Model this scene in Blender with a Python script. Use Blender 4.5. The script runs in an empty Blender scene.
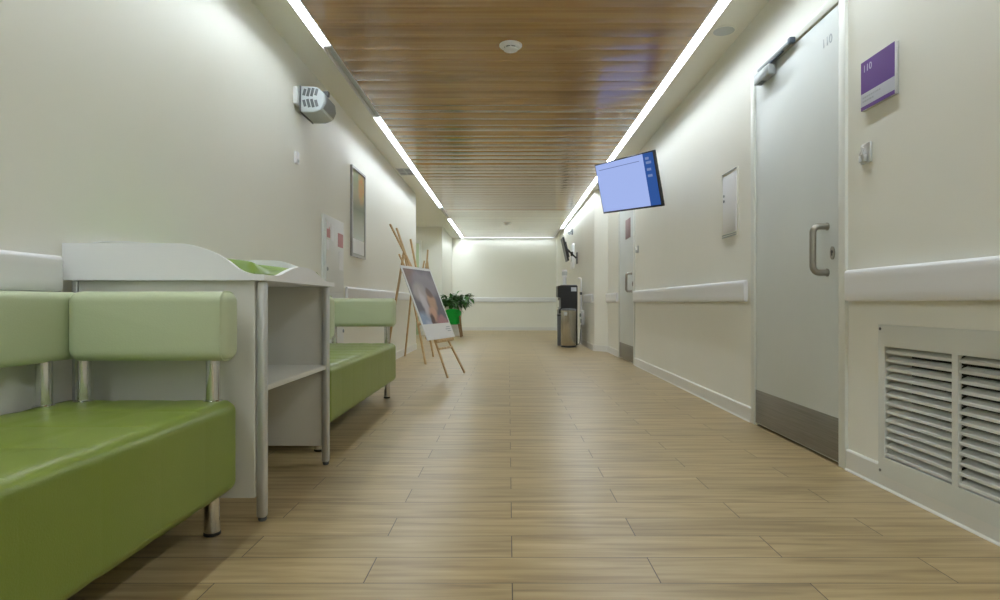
import bpy, bmesh, math, random
from mathutils import Vector, Matrix, Euler
rnd = random.Random(7)
PI = math.pi
scene = bpy.context.scene
C = scene.collection
H = 0.75           # camera height
CEIL = 2.523
FARY = 16.4
LX, RX = -1.51, 1.53

# ------------------------------------------------------------------ materials
def new_mat(name, col, rough=0.5, metal=0.0, spec=0.5, coat=0.0):
    m = bpy.data.materials.new(name); m.use_nodes = True
    b = m.node_tree.nodes['Principled BSDF']
    b.inputs['Base Color'].default_value = (*col, 1)
    b.inputs['Roughness'].default_value = rough
    b.inputs['Metallic'].default_value = metal
    b.inputs['Specular IOR Level'].default_value = spec
    b.inputs['Coat Weight'].default_value = coat
    return m
def N(m, t, **kw):
    n = m.node_tree.nodes.new(t)
    for k, v in kw.items(): setattr(n, k, v)
    return n
def L(m, a, b): m.node_tree.links.new(a, b)
def bsdf(m): return m.node_tree.nodes['Principled BSDF']
def noisy(m, col_a, col_b, scale=8.0, stretch=(1, 1, 1), detail=4, bump=0.0, bump_scale=None, lo=0.35, hi=0.65, rough_to=None):
    tc = N(m, 'ShaderNodeTexCoord'); mp = N(m, 'ShaderNodeMapping')
    mp.inputs['Scale'].default_value = stretch
    L(m, tc.outputs['Object'], mp.inputs['Vector'])
    nz = N(m, 'ShaderNodeTexNoise'); nz.inputs['Scale'].default_value = scale; nz.inputs['Detail'].default_value = detail
    L(m, mp.outputs['Vector'], nz.inputs['Vector'])
    cr = N(m, 'ShaderNodeValToRGB')
    cr.color_ramp.elements[0].position = lo; cr.color_ramp.elements[0].color = (*col_a, 1)
    cr.color_ramp.elements[1].position = hi; cr.color_ramp.elements[1].color = (*col_b, 1)
    L(m, nz.outputs['Fac'], cr.inputs['Fac']); L(m, cr.outputs['Color'], bsdf(m).inputs['Base Color'])
    if bump:
        n2 = N(m, 'ShaderNodeTexNoise'); n2.inputs['Scale'].default_value = bump_scale or scale * 6
        L(m, mp.outputs['Vector'], n2.inputs['Vector'])
        bp = N(m, 'ShaderNodeBump'); bp.inputs['Strength'].default_value = bump; bp.inputs['Distance'].default_value = 0.002
        L(m, n2.outputs['Fac'], bp.inputs['Height']); L(m, bp.outputs['Normal'], bsdf(m).inputs['Normal'])
    return m

M = {}
M['wall'] = noisy(new_mat('wall_paint', (.78, .77, .69), .42, spec=.4), (.83, .83, .755), (.85, .85, .78), scale=1.2, bump=.12, bump_scale=180)
M['gypsum'] = noisy(new_mat('ceiling_paint', (.8, .79, .72), .6), (.87, .87, .80), (.89, .89, .82), scale=1.5)
M['base'] = new_mat('baseboard_plastic', (.74, .74, .70), .3)
M['rail'] = noisy(new_mat('rail_plastic', (.80, .81, .83), .32), (.80, .81, .83), (.82, .83, .85), scale=3, stretch=(1, .1, 1))
M['door'] = noisy(new_mat('door_laminate', (.70, .74, .73), .5), (.68, .72, .71), (.71, .75, .74), scale=2)
M['door_frame'] = new_mat('door_frame_paint', (.76, .78, .73), .4)
M['steel'] = noisy(new_mat('brushed_steel', (.25, .235, .205), .42, metal=.6), (.22, .21, .18), (.275, .26, .23), scale=30, stretch=(1, .1, 6))
M['chrome'] = new_mat('chrome', (.72, .72, .72), .12, metal=1)
M['bin_steel'] = noisy(new_mat('bin_steel', (.5, .48, .43), .25, metal=1), (.45, .43, .38), (.55, .52, .46), scale=12, stretch=(4, 4, .2))
M['satin'] = new_mat('satin_metal', (.34, .32, .28), .36, metal=.8)
M['alu'] = new_mat('aluminium', (.62, .63, .63), .4, metal=.7)
M['lam'] = noisy(new_mat('table_laminate', (.66, .66, .61), .45), (.64, .64, .59), (.67, .67, .62), scale=4)
M['white'] = new_mat('white_plastic', (.86, .87, .90), .35)
M['grey'] = new_mat('grey_plastic', (.55, .60, .62), .45)
M['midgrey'] = new_mat('mid_grey_plastic', (.33, .36, .37), .5)
M['closer'] = new_mat('closer_paint', (.40, .43, .44), .4, metal=.3)
M['dgrey'] = new_mat('dark_grey', (.12, .13, .14), .5)
M['closer_dark'] = new_mat('closer_end_cap', (.06, .08, .11), .4)
M['black'] = new_mat('black_plastic', (.016, .016, .017), .35)
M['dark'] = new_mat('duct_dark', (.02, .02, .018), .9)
M['grille'] = new_mat('grille_paint', (.70, .72, .68), .45)
M['purple'] = new_mat('sign_purple', (.125, .045, .27), .4)
M['sign_grey'] = new_mat('sign_grey', (.55, .57, .63), .4)
M['text_lt'] = new_mat('text_light', (.6, .58, .75), .5)
M['text_grey'] = new_mat('text_grey', (.40, .43, .47), .5)
M['red'] = new_mat('sticker_red', (.62, .30, .31), .5)
M['maroon'] = new_mat('door_sign', (.36, .25, .27), .5)
M['cab'] = new_mat('cabinet_paint', (.74, .76, .76), .35)
M['frame'] = new_mat('frame_grey', (.42, .42, .42), .35, metal=.5)
M['pine'] = noisy(new_mat('easel_pine', (.55, .38, .19), .45), (.48, .31, .14), (.62, .44, .23), scale=5, stretch=(8, 8, 1))
M['leaf'] = noisy(new_mat('leaf_green', (.03, .10, .02), .4), (.02, .085, .015), (.07, .21, .035), scale=9)
M['stem'] = new_mat('plant_stem', (.10, .12, .04), .6)
M['soil'] = new_mat('soil', (.05, .035, .02), .9)
M['pot'] = new_mat('white_planter', (.72, .72, .68), .4)
M['gchair'] = new_mat('green_shell', (.0, .42, .05), .35)
M['chairwood'] = new_mat('chair_wood', (.25, .15, .06), .5)
M['glass_green'] = new_mat('green_glass', (.50, .60, .38), .25)
M['card'] = new_mat('poster_card', (.80, .81, .82), .35)
M['pad'] = new_mat('pad_vinyl', (.20, .31, .055), .4)

def leather(name, col, col2, rough=.40, seams=False):
    m = new_mat(name, col, rough, spec=.45)
    noisy(m, col, col2, scale=3, bump=.25, bump_scale=260)
    return m
M['seat'] = leather('green_leather', (.175, .235, .033), (.19, .25, .04), .34)
M['cush'] = leather('pale_green_leather', (.50, .565, .37), (.52, .585, .39), .38)

def emit(name, col, s):
    m = bpy.data.materials.new(name); m.use_nodes = True
    nt = m.node_tree; nt.nodes.clear()
    e = nt.nodes.new('ShaderNodeEmission'); o = nt.nodes.new('ShaderNodeOutputMaterial')
    e.inputs['Color'].default_value = (*col, 1); e.inputs['Strength'].default_value = s
    nt.links.new(e.outputs[0], o.inputs[0]); return m
LIGHT = 38.0
M['lit'] = emit('strip_diffuser', (.91, 1.0, 1.055), LIGHT)
M['lit_far'] = emit('strip_diffuser_far', (.91, 1.0, 1.055), LIGHT * 1.2)
M['lit_end'] = emit('strip_diffuser_end', (.91, 1.0, 1.055), LIGHT * .3)
M['unlit'] = new_mat('unlit_diffuser', (.55, .58, .60), .4)
M['tv_main'] = emit('tv_screen', (.36, .46, .83), .88)
M['tv_side'] = emit('tv_sidebar', (.035, .10, .34), .8)
M['tv_icon'] = emit('tv_icon', (.30, .42, .80), .5)
M['tv_line'] = emit('tv_line', (.22, .29, .62), .5)

# floor planks: rows run across the corridor
def floor_mat():
    m = new_mat('plank_tiles', (.4, .3, .2), .33, spec=.5)
    tc = N(m, 'ShaderNodeTexCoord'); mp = N(m, 'ShaderNodeMapping')
    mp.inputs['Location'].default_value = (-.01 + .797 * 20, -1.606 + .1626 * 60, 0)
    L(m, tc.outputs['Object'], mp.inputs['Vector'])
    def brick(mortar):
        b = N(m, 'ShaderNodeTexBrick'); b.offset = .5; b.offset_frequency = 2; b.squash = 1
        b.inputs['Scale'].default_value = 1; b.inputs['Brick Width'].default_value = .797; b.inputs['Row Height'].default_value = .1626
        b.inputs['Mortar Size'].default_value = mortar; b.inputs['Mortar Smooth'].default_value = .3
        L(m, mp.outputs['Vector'], b.inputs['Vector']); return b
    b = brick(.0017); b.inputs['Color1'].default_value = (0, 0, 0, 1); b.inputs['Color2'].default_value = (1, 1, 1, 1)
    sep = N(m, 'ShaderNodeSeparateColor'); L(m, b.outputs['Color'], sep.inputs[0])
    m2 = N(m, 'ShaderNodeMapping'); m2.inputs['Scale'].default_value = (1.6, 22, 1)
    L(m, tc.outputs['Object'], m2.inputs['Vector'])
    mul = N(m, 'ShaderNodeMath', operation='MULTIPLY'); mul.inputs[1].default_value = 37; L(m, sep.outputs[0], mul.inputs[0])
    nz = N(m, 'ShaderNodeTexNoise', noise_dimensions='4D'); nz.inputs['Scale'].default_value = 1.5; nz.inputs['Detail'].default_value = 6; nz.inputs['Distortion'].default_value = .6
    L(m, m2.outputs['Vector'], nz.inputs['Vector']); L(m, mul.outputs[0], nz.inputs['W'])
    cr = N(m, 'ShaderNodeValToRGB'); e = cr.color_ramp.elements
    e[0].position = .30; e[0].color = (.235, .165, .075, 1); e[1].position = .70; e[1].color = (.46, .355, .19, 1)
    x = cr.color_ramp.elements.new(.5); x.color = (.37, .275, .135, 1)
    L(m, nz.outputs['Fac'], cr.inputs['Fac'])
    mr = N(m, 'ShaderNodeMapRange'); mr.inputs['To Min'].default_value = .92; mr.inputs['To Max'].default_value = 1.07; L(m, sep.outputs[0], mr.inputs['Value'])
    vm = N(m, 'ShaderNodeVectorMath', operation='SCALE'); L(m, cr.outputs['Color'], vm.inputs[0]); L(m, mr.outputs[0], vm.inputs['Scale'])
    mx = N(m, 'ShaderNodeMix', data_type='RGBA'); L(m, b.outputs['Fac'], mx.inputs[0]); L(m, vm.outputs[0], mx.inputs[6])
    mx.inputs[7].default_value = (.05, .035, .02, 1)
    L(m, mx.outputs[2], bsdf(m).inputs['Base Color'])
    b2 = brick(.003)
    inv = N(m, 'ShaderNodeMath', operation='SUBTRACT'); inv.inputs[0].default_value = 1; L(m, b2.outputs['Fac'], inv.inputs[1])
    ad = N(m, 'ShaderNodeMath', operation='MULTIPLY_ADD'); L(m, nz.outputs['Fac'], ad.inputs[0]); ad.inputs[1].default_value = .25; L(m, inv.outputs[0], ad.inputs[2])
    bp = N(m, 'ShaderNodeBump'); bp.inputs['Strength'].default_value = .35; bp.inputs['Distance'].default_value = .0015
    L(m, ad.outputs[0], bp.inputs['Height']); L(m, bp.outputs['Normal'], bsdf(m).inputs['Normal'])
    rr = N(m, 'ShaderNodeMapRange'); rr.inputs['To Min'].default_value = .30; rr.inputs['To Max'].default_value = .42
    L(m, nz.outputs['Fac'], rr.inputs['Value']); L(m, rr.outputs[0], bsdf(m).inputs['Roughness'])
    return m
M['floor'] = floor_mat()

def slat_mat(name, a, b_, rough=.2):
    m = new_mat(name, a, rough, spec=.7)
    tc = N(m, 'ShaderNodeTexCoord'); mp = N(m, 'ShaderNodeMapping'); mp.inputs['Scale'].default_value = (.5, 26, 1)
    L(m, tc.outputs['Object'], mp.inputs['Vector'])
    nz = N(m, 'ShaderNodeTexNoise'); nz.inputs['Scale'].default_value = 1.3; nz.inputs['Detail'].default_value = 5; nz.inputs['Distortion'].default_value = .4
    L(m, mp.outputs['Vector'], nz.inputs['Vector'])
    m3 = N(m, 'ShaderNodeMapping'); m3.inputs['Scale'].default_value = (0, 5, 0); L(m, tc.outputs['Object'], m3.inputs['Vector'])
    wn = N(m, 'ShaderNodeTexNoise'); wn.inputs['Scale'].default_value = 1; wn.inputs['Detail'].default_value = 1; L(m, m3.outputs['Vector'], wn.inputs['Vector'])
    ad = N(m, 'ShaderNodeMath', operation='ADD'); L(m, nz.outputs['Fac'], ad.inputs[0]); L(m, wn.outputs['Fac'], ad.inputs[1])
    cr = N(m, 'ShaderNodeValToRGB'); e = cr.color_ramp.elements
    e[0].position = .36; e[0].color = (*a, 1); e[1].position = .64; e[1].color = (*b_, 1)
    hf = N(m, 'ShaderNodeMath', operation='MULTIPLY'); hf.inputs[1].default_value = .5; L(m, ad.outputs[0], hf.inputs[0])
    L(m, hf.outputs[0], cr.inputs['Fac']); L(m, cr.outputs['Color'], bsdf(m).inputs['Base Color'])
    bsdf(m).inputs['Coat Weight'].default_value = .6; bsdf(m).inputs['Coat Roughness'].default_value = .1
    return m
M['slat'] = slat_mat('wood_slats', (.26, .13, .022), (.43, .24, .062))
M['slat_white'] = slat_mat('white_slats', (.84, .83, .75), (.87, .86, .78), .25)

# poster picture: soft generic painterly portrait of shapes (object coords: x across, z up)
def poster_mat():
    m = new_mat('poster_print', (.4, .36, .38), .5, spec=.3)
    tc = N(m, 'ShaderNodeTexCoord')
    nz = N(m, 'ShaderNodeTexNoise'); nz.inputs['Scale'].default_value = 5; nz.inputs['Detail'].default_value = 3
    L(m, tc.outputs['Object'], nz.inputs['Vector'])
    ds = N(m, 'ShaderNodeVectorMath', operation='MULTIPLY_ADD'); L(m, nz.outputs['Color'], ds.inputs[0]); ds.inputs[1].default_value = (.14, 0, .14); L(m, tc.outputs['Object'], ds.inputs[2])
    cur = None
    def blob(cx, cz, rx, rz, col, prev, k=1.0):
        mp = N(m, 'ShaderNodeMapping', vector_type='POINT'); mp.inputs['Location'].default_value = (-(cx + .07) / rx, 0, -(cz + .07) / rz); mp.inputs['Scale'].default_value = (1 / rx, 0, 1 / rz)
        L(m, ds.outputs[0], mp.inputs['Vector'])
        g = N(m, 'ShaderNodeTexGradient', gradient_type='SPHERICAL'); L(m, mp.outputs['Vector'], g.inputs['Vector'])
        ss = N(m, 'ShaderNodeMapRange', interpolation_type='SMOOTHSTEP'); ss.inputs['From Min'].default_value = .05; ss.inputs['From Max'].default_value = .6; ss.inputs['To Max'].default_value = k
        L(m, g.outputs['Fac'], ss.inputs['Value'])
        mx = N(m, 'ShaderNodeMix', data_type='RGBA'); L(m, ss.outputs[0], mx.inputs[0])
        if prev is None: mx.inputs[6].default_value = (.15, .135, .165, 1)
        else: L(m, prev, mx.inputs[6])
        mx.inputs[7].default_value = (*col, 1)
        return mx.outputs[2]
    cur = blob(.10, .70, .30, .16, (.25, .17, .15), cur)
    cur = blob(.42, .60, .45, .20, (.30, .27, .30), cur)
    cur = blob(.22, .50, .22, .14, (.45, .40, .40), cur)
    cur = blob(.12, .20, .26, .14, (.32, .40, .55), cur)
    cur = blob(.24, .38, .10, .20, (.62, .58, .62), cur, .9)
    cur = blob(.20, .16, .12, .07, (.55, .60, .72), cur, .8)
    cur = blob(.44, .40, .15, .15, (.60, .36, .22), cur, .8)
    cur = blob(.36, .27, .14, .12, (.60, .36, .26), cur)
    cur = blob(.46, .50, .10, .07, (.14, .08, .07), cur, .8)
    cur = blob(.30, .20, .08, .08, (.12, .07, .07), cur)
    cur = blob(.55, .17, .22, .10, (.42, .22, .24), cur)
    L(m, cur, bsdf(m).inputs['Base Color'])
    return m
M['poster'] = poster_mat()

def wallart_mat():
    m = new_mat('wall_art_print', (.5, .5, .4), .15)
    tc = N(m, 'ShaderNodeTexCoord'); sp = N(m, 'ShaderNodeSeparateXYZ'); L(m, tc.outputs['Object'], sp.inputs[0])
    cr = N(m, 'ShaderNodeValToRGB'); e = cr.color_ramp.elements
    cr.color_ramp.interpolation = 'LINEAR'
    mr = N(m, 'ShaderNodeMapRange'); mr.inputs['From Min'].default_value = 0; mr.inputs['From Max'].default_value = .87; L(m, sp.outputs['Z'], mr.inputs['Value'])
    e[0].position = 0; e[0].color = (.62, .64, .62, 1); e[1].position = 1; e[1].color = (.36, .40, .28, 1)
    for p, c in ((.18, (.66, .68, .66)), (.195, (.80, .80, .78)), (.21, (.45, .47, .38)), (.40, (.36, .38, .30)), (.55, (.24, .26, .20)), (.72, (.42, .40, .27)), (.90, (.34, .40, .26))):
        x = cr.color_ramp.elements.new(p); x.color = (*c, 1)
    L(m, mr.outputs[0], cr.inputs['Fac'])
    nz = N(m, 'ShaderNodeTexVoronoi'); nz.inputs['Scale'].default_value = 18; L(m, tc.outputs['Object'], nz.inputs['Vector'])
    # warm patches in the upper right
    mp = N(m, 'ShaderNodeMapping'); mp.inputs['Location'].default_value = (0, -.37 / .17, -.72 / .2); mp.inputs['Scale'].default_value = (0, 1 / .17, 1 / .2)
    L(m, tc.outputs['Object'], mp.inputs['Vector'])
    g = N(m, 'ShaderNodeTexGradient', gradient_type='SPHERICAL'); L(m, mp.outputs['Vector'], g.inputs['Vector'])
    mm = N(m, 'ShaderNodeMath', operation='MULTIPLY', use_clamp=True); L(m, g.outputs['Fac'], mm.inputs[0]); mm.inputs[1].default_value = 2.0
    mx = N(m, 'ShaderNodeMix', data_type='RGBA'); L(m, mm.outputs[0], mx.inputs[0]); L(m, cr.outputs['Color'], mx.inputs[6])
    c2 = N(m, 'ShaderNodeMix', data_type='RGBA'); L(m, nz.outputs['Distance'], c2.inputs[0]); c2.inputs[6].default_value = (.75, .32, .16, 1); c2.inputs[7].default_value = (.50, .46, .20, 1)
    L(m, c2.outputs[2], mx.inputs[7]); L(m, mx.outputs[2], bsdf(m).inputs['Base Color'])
    return m
M['wallart'] = wallart_mat()

# ------------------------------------------------------------------ mesh helpers
class MB:
    def __init__(s): s.bm = bmesh.new()
    def box(s, x0, x1, y0, y1, z0, z1, bev=0, seg=2, mat=None):
        t = bmesh.new(); bmesh.ops.create_cube(t, size=1)
        bmesh.ops.scale(t, vec=(abs(x1-x0), abs(y1-y0), abs(z1-z0)), verts=t.verts)
        bmesh.ops.translate(t, vec=((x0+x1)/2, (y0+y1)/2, (z0+z1)/2), verts=t.verts)
        if bev: bmesh.ops.bevel(t, geom=t.edges[:], offset=bev, segments=seg, affect='EDGES', profile=.5)
        if mat is not None: t.transform(mat)
        s.join(t); return s
    def join(s, t):
        me = bpy.data.meshes.new('t'); t.to_mesh(me); t.free(); s.bm.from_mesh(me); bpy.data.meshes.remove(me)
    def tube(s, pts, r, n=12, caps=True, r_end=None):
        pts = [Vector(p) for p in pts]; rings = []
        t = bmesh.new(); m = len(pts)
        up = None
        for i, p in enumerate(pts):
            d = (pts[min(i+1, m-1)] - pts[max(i-1, 0)]).normalized()
            if up is None:
                up = Vector((0, 0, 1)) if abs(d.z) < .9 else Vector((1, 0, 0))
            a = d.cross(up).normalized(); b = a.cross(d).normalized(); up = b
            rr = r if r_end is None else r + (r_end - r) * i / (m-1)
            rings.append([t.verts.new(p + a*rr*math.cos(2*PI*k/n) + b*rr*math.sin(2*PI*k/n)) for k in range(n)])
        for i in range(m-1):
            for k in range(n): t.faces.new((rings[i][k], rings[i][(k+1) % n], rings[i+1][(k+1) % n], rings[i+1][k]))
        if caps: t.faces.new(rings[0][::-1]); t.faces.new(rings[-1])
        bmesh.ops.recalc_face_normals(t, faces=t.faces[:]); s.join(t); return s
    def lathe(s, prof, n=32, at=(0, 0, 0), axis='Z'):
        t = bmesh.new(); rings = []
        for r, z in prof: rings.append([t.verts.new((r*math.cos(2*PI*k/n), r*math.sin(2*PI*k/n), z)) for k in range(n)])
        for i in range(len(prof)-1):
            for k in range(n): t.faces.new((rings[i][k], rings[i][(k+1) % n], rings[i+1][(k+1) % n], rings[i+1][k]))
        t.faces.new(rings[0][::-1]); t.faces.new(rings[-1])
        if axis == 'X': t.transform(Matrix.Rotation(PI/2, 4, 'Y'))
        if axis == 'Y': t.transform(Matrix.Rotation(-PI/2, 4, 'X'))
        bmesh.ops.remove_doubles(t, verts=t.verts[:], dist=1e-6)
        bmesh.ops.recalc_face_normals(t, faces=t.faces[:])
        t.transform(Matrix.Translation(at)); s.join(t); return s
    def prism(s, pts, axis, a, b, bev=0):
        """polygon pts (2D) extruded along axis from a to b. axis 'X': pts are (y,z); 'Y': (x,z); 'Z': (x,y)"""
        t = bmesh.new()
        f = {'X': lambda p, c: (c, p[0], p[1]), 'Y': lambda p, c: (p[0], c, p[1]), 'Z': lambda p, c: (p[0], p[1], c)}[axis]
        A = [t.verts.new(f(p, a)) for p in pts]; B = [t.verts.new(f(p, b)) for p in pts]; n = len(pts)
        t.faces.new(A); t.faces.new(B[::-1])
        for i in range(n): t.faces.new((A[i], B[i], B[(i+1) % n], A[(i+1) % n]))
        bmesh.ops.recalc_face_normals(t, faces=t.faces[:])
        if bev: bmesh.ops.bevel(t, geom=t.edges[:], offset=bev, segments=2, affect='EDGES')
        s.join(t); return s
    def build(s, name, m, parent=None, smooth=True, loc=None):
        """vertices are in world coordinates; loc gives the object origin"""
        me = bpy.data.meshes.new(name)
        o = bpy.data.objects.new(name, me); C.objects.link(o)
        org = Vector(loc) if loc else Vector((0, 0, 0))
        if parent is not None and loc is None: org = world_loc(parent)
        s.bm.transform(Matrix.Translation(-org))
        s.bm.to_mesh(me); s.bm.free(); me.materials.append(M[m])
        if smooth:
            me.shade_smooth(); me.set_sharp_from_angle(angle=math.radians(38))
        if parent is not None:
            o.parent = parent; o.location = org - world_loc(parent)
        else: o.location = org
        return o
def world_loc(o):
    v = Vector(o.location); p = o.parent
    while p: v = v + Vector(p.location); p = p.parent
    return v
def tag(o, label=None, cat=None, group=None, kind=None):
    if label: o['label'] = label
    if cat: o['category'] = cat
    if group: o['group'] = group
    if kind: o['kind'] = kind
    return o
def thing(name, loc, label, cat, group=None):
    o = bpy.data.objects.new(name, None); C.objects.link(o); o.location = loc; o.empty_display_size = .1
    return tag(o, label, cat, group)
def struct(name, mb, m, loc=None, smooth=False):
    return tag(mb.build(name, m, None, smooth, loc), kind='structure')
def text_mb(s, size, extrude=.0004):
    cu = bpy.data.curves.new('t', 'FONT'); cu.body = s; cu.size = size; cu.extrude = extrude
    cu.align_x = 'CENTER'; cu.align_y = 'CENTER'; cu.resolution_u = 3
    o = bpy.data.objects.new('t', cu); C.objects.link(o)
    dg = bpy.context.evaluated_depsgraph_get(); me = bpy.data.meshes.new_from_object(o.evaluated_get(dg))
    b = MB(); b.bm.from_mesh(me); bpy.data.objects.remove(o); bpy.data.curves.remove(cu); bpy.data.meshes.remove(me)
    return b
def on_right_wall(b, x, y, z):   # text local x -> -Y, local y -> +Z, normal -> -X
    b.bm.transform(Matrix(((0, 0, -1, x), (-1, 0, 0, y), (0, 1, 0, z), (0, 0, 0, 1)))); return b
def wall_cells(mb, x0, x1, ya, yb, za, zb, holes):
    ys = sorted({ya, yb, *[h[0] for h in holes], *[h[1] for h in holes]}); zs = sorted({za, zb, *[h[2] for h in holes], *[h[3] for h in holes]})
    for i in range(len(ys)-1):
        z_run = None
        for j in range(len(zs)-1):
            cy, cz = (ys[i]+ys[i+1])/2, (zs[j]+zs[j+1])/2
            inside = any(h[0] < cy < h[1] and h[2] < cz < h[3] for h in holes)
            if not inside: mb.box(x0, x1, ys[i], ys[i+1], zs[j], zs[j+1])
    bmesh.ops.remove_doubles(mb.bm, verts=mb.bm.verts[:], dist=1e-5)
    # drop doubled interior faces
    seen = {}
    for f in list(mb.bm.faces):
        k = tuple(sorted(v.index for v in f.verts))
        seen.setdefault(k, []).append(f)
    bmesh.ops.delete(mb.bm, geom=[f for v in seen.values() if len(v) > 1 for f in v], context='FACES_ONLY')
    return mb

# ------------------------------------------------------------------ the setting
BACKY = -5.0
struct('floor', MB().box(-3.5, 1.95, BACKY-.2, FARY+.2, -.12, 0), 'floor')
struct('wall_left', MB().box(LX-.2, LX, BACKY, 9.8, 0, CEIL), 'wall')
D1 = (2.745, 3.715); D2 = (7.285, 8.255)      # door openings (leaf + jambs)
GR = (1.655, 2.425, .12, .582)
mb = wall_cells(MB(), RX, RX+.22, BACKY, 9.215, 0, CEIL, [(D1[0], D1[1], 0, 2.145), (D2[0], D2[1], 0, 2.145), GR])
struct('wall_right', mb, 'wall')
struct('wall_right_far', MB().prism([(RX, 9.215), (1.345, 9.40), (1.31, FARY), (RX+.22, FARY), (RX+.22, 9.215)], 'Z', 0, CEIL), 'wall')
struct('wall_far', MB().box(-1.54, 1.75, FARY, FARY+.2, 0, CEIL), 'wall')
struct('wall_back', MB().box(LX-.2, RX+.22, BACKY-.2, BACKY, 0, CEIL), 'wall')
struct('wall_alcove_end', MB().box(-3.3, -1.545, 14.0, FARY+.2, 0, CEIL), 'wall')
struct('wall_alcove_side', MB().box(-3.5, -3.3, 9.6, FARY+.2, 0, CEIL), 'wall')
struct('wall_alcove_front', MB().box(-3.3, LX-.2, 9.6, 9.8, 0, CEIL), 'wall')

# ceiling: painted borders around a slatted field
def slat_field(y0, y1, name, m, x0=-1.216, x1=1.226):
    b = bmesh.new(); y = y0; pitch = .2
    while y < y1 - .01:
        ye = min(y + pitch, y1); tilt = rnd.uniform(-.0015, .0015); g = .002
        prof = []
        K = 8
        prof.append((y, CEIL+.012))
        for k in range(K+1):
            t = k / K; yy = y + g/2 + (ye-y-g) * t
            sag = -.0022 * (1 - (2*t-1)**2) + tilt * (2*t-1) + (.0004 if k in (0, K) else 0)
            prof.append((yy, CEIL + .002 + sag))
        prof.append((ye, CEIL+.012))
        xs = [x0 + (x1-x0)*i/6 for i in range(7)]
        rows = []
        for i, x in enumerate(xs):
            w = rnd.uniform(-.0004, .0004)
            rows.append([b.verts.new((x, p[0], p[1] + (w if 1 < q < K+1 else 0))) for q, p in enumerate(prof)])
        for i in range(6):
            for q in range(len(prof)-1): b.faces.new((rows[i][q], rows[i+1][q], rows[i+1][q+1], rows[i][q+1]))
        y = ye
    bmesh.ops.recalc_face_normals(b, faces=b.faces[:])
    for f in b.faces:
        if f.normal.z > 0: f.normal_flip()
    o = MB(); o.bm.free(); o.bm = b
    o.box(x0, x1, y0, y1, CEIL+.02, CEIL+.10)
    return struct(name, o, m, smooth=True)
SL_END = 11.6
slat_field(BACKY, SL_END, 'ceiling', 'slat')
slat_field(SL_END, 16.22, 'ceiling_far', 'slat_white')
bl = MB()
bl.box(-2.589, -1.284, BACKY-.2, FARY+.2, CEIL, CEIL+.1).box(-3.5, -2.661, BACKY-.2, FARY+.2, CEIL, CEIL+.1)
bl.box(-2.661, -2.589, BACKY-.2, 10.299, CEIL, CEIL+.1).box(-2.661, -2.589, 13.601, FARY+.2, CEIL, CEIL+.1)
struct('ceiling_border_left', bl, 'gypsum')
struct('ceiling_border_right', MB().box(1.294, 1.95, BACKY-.2, FARY+.2, CEIL, CEIL+.1), 'gypsum')
struct('ceiling_border_far', MB().box(-1.284, 1.294, 16.33, FARY+.2, CEIL, CEIL+.1), 'gypsum')
struct('ceiling_border_back', MB().box(-1.284, 1.294, BACKY-.2, BACKY, CEIL, CEIL+.1), 'gypsum')

# baseboards
def bb(name, pts, side):   # pts: list of xy along the wall, profile pushed to 'side' (unit normal from wall)
    b = MB()
    for (p, q, n) in pts:
        p = Vector(p); q = Vector(q); n = Vector(n)
        prof = [(0, 0), (.018, 0), (.017, .004), (.0125, .009), (.012, .086), (.008, .093), (0, .093)]
        t = bmesh.new()
        A = [t.verts.new((p.x+n.x*d, p.y+n.y*d, z)) for d, z in prof]; B = [t.verts.new((q.x+n.x*d, q.y+n.y*d, z)) for d, z in prof]
        t.faces.new(A); t.faces.new(B[::-1])
        for i in range(len(prof)): t.faces.new((A[i], B[i], B[(i+1) % len(prof)], A[(i+1) % len(prof)]))
        bmesh.ops.recalc_face_normals(t, faces=t.faces[:]); b.join(t)
    return struct(name, b, 'base')
nl, nr = (1, 0), (-1, 0)
bb('baseboard_left', [((LX, BACKY), (LX, 9.8), nl)], 1)
d = Vector((1.345-RX, 9.40-9.215)).normalized(); nd = (-abs(d.y), -abs(d.x))
bb('baseboard_right', [((RX, BACKY), (RX, 2.70), nr), ((RX, 3.76), (RX, 7.24), nr), ((RX, 8.30), (RX, 9.215), nr), ((RX, 9.215), (1.345, 9.40), nd), ((1.345, 9.40), (1.31, FARY), nr)], -1)
bb('baseboard_far', [((-1.54, FARY), (1.31, FARY), (0, -1))], 0)
bb('baseboard_alcove', [((-3.3, 14.0), (-1.545, 14.0), (0, -1)), ((-1.545, 14.0), (-1.545, FARY), nl), ((-3.3, 9.8), (-3.3, 14.0), nl)], 0)

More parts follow.
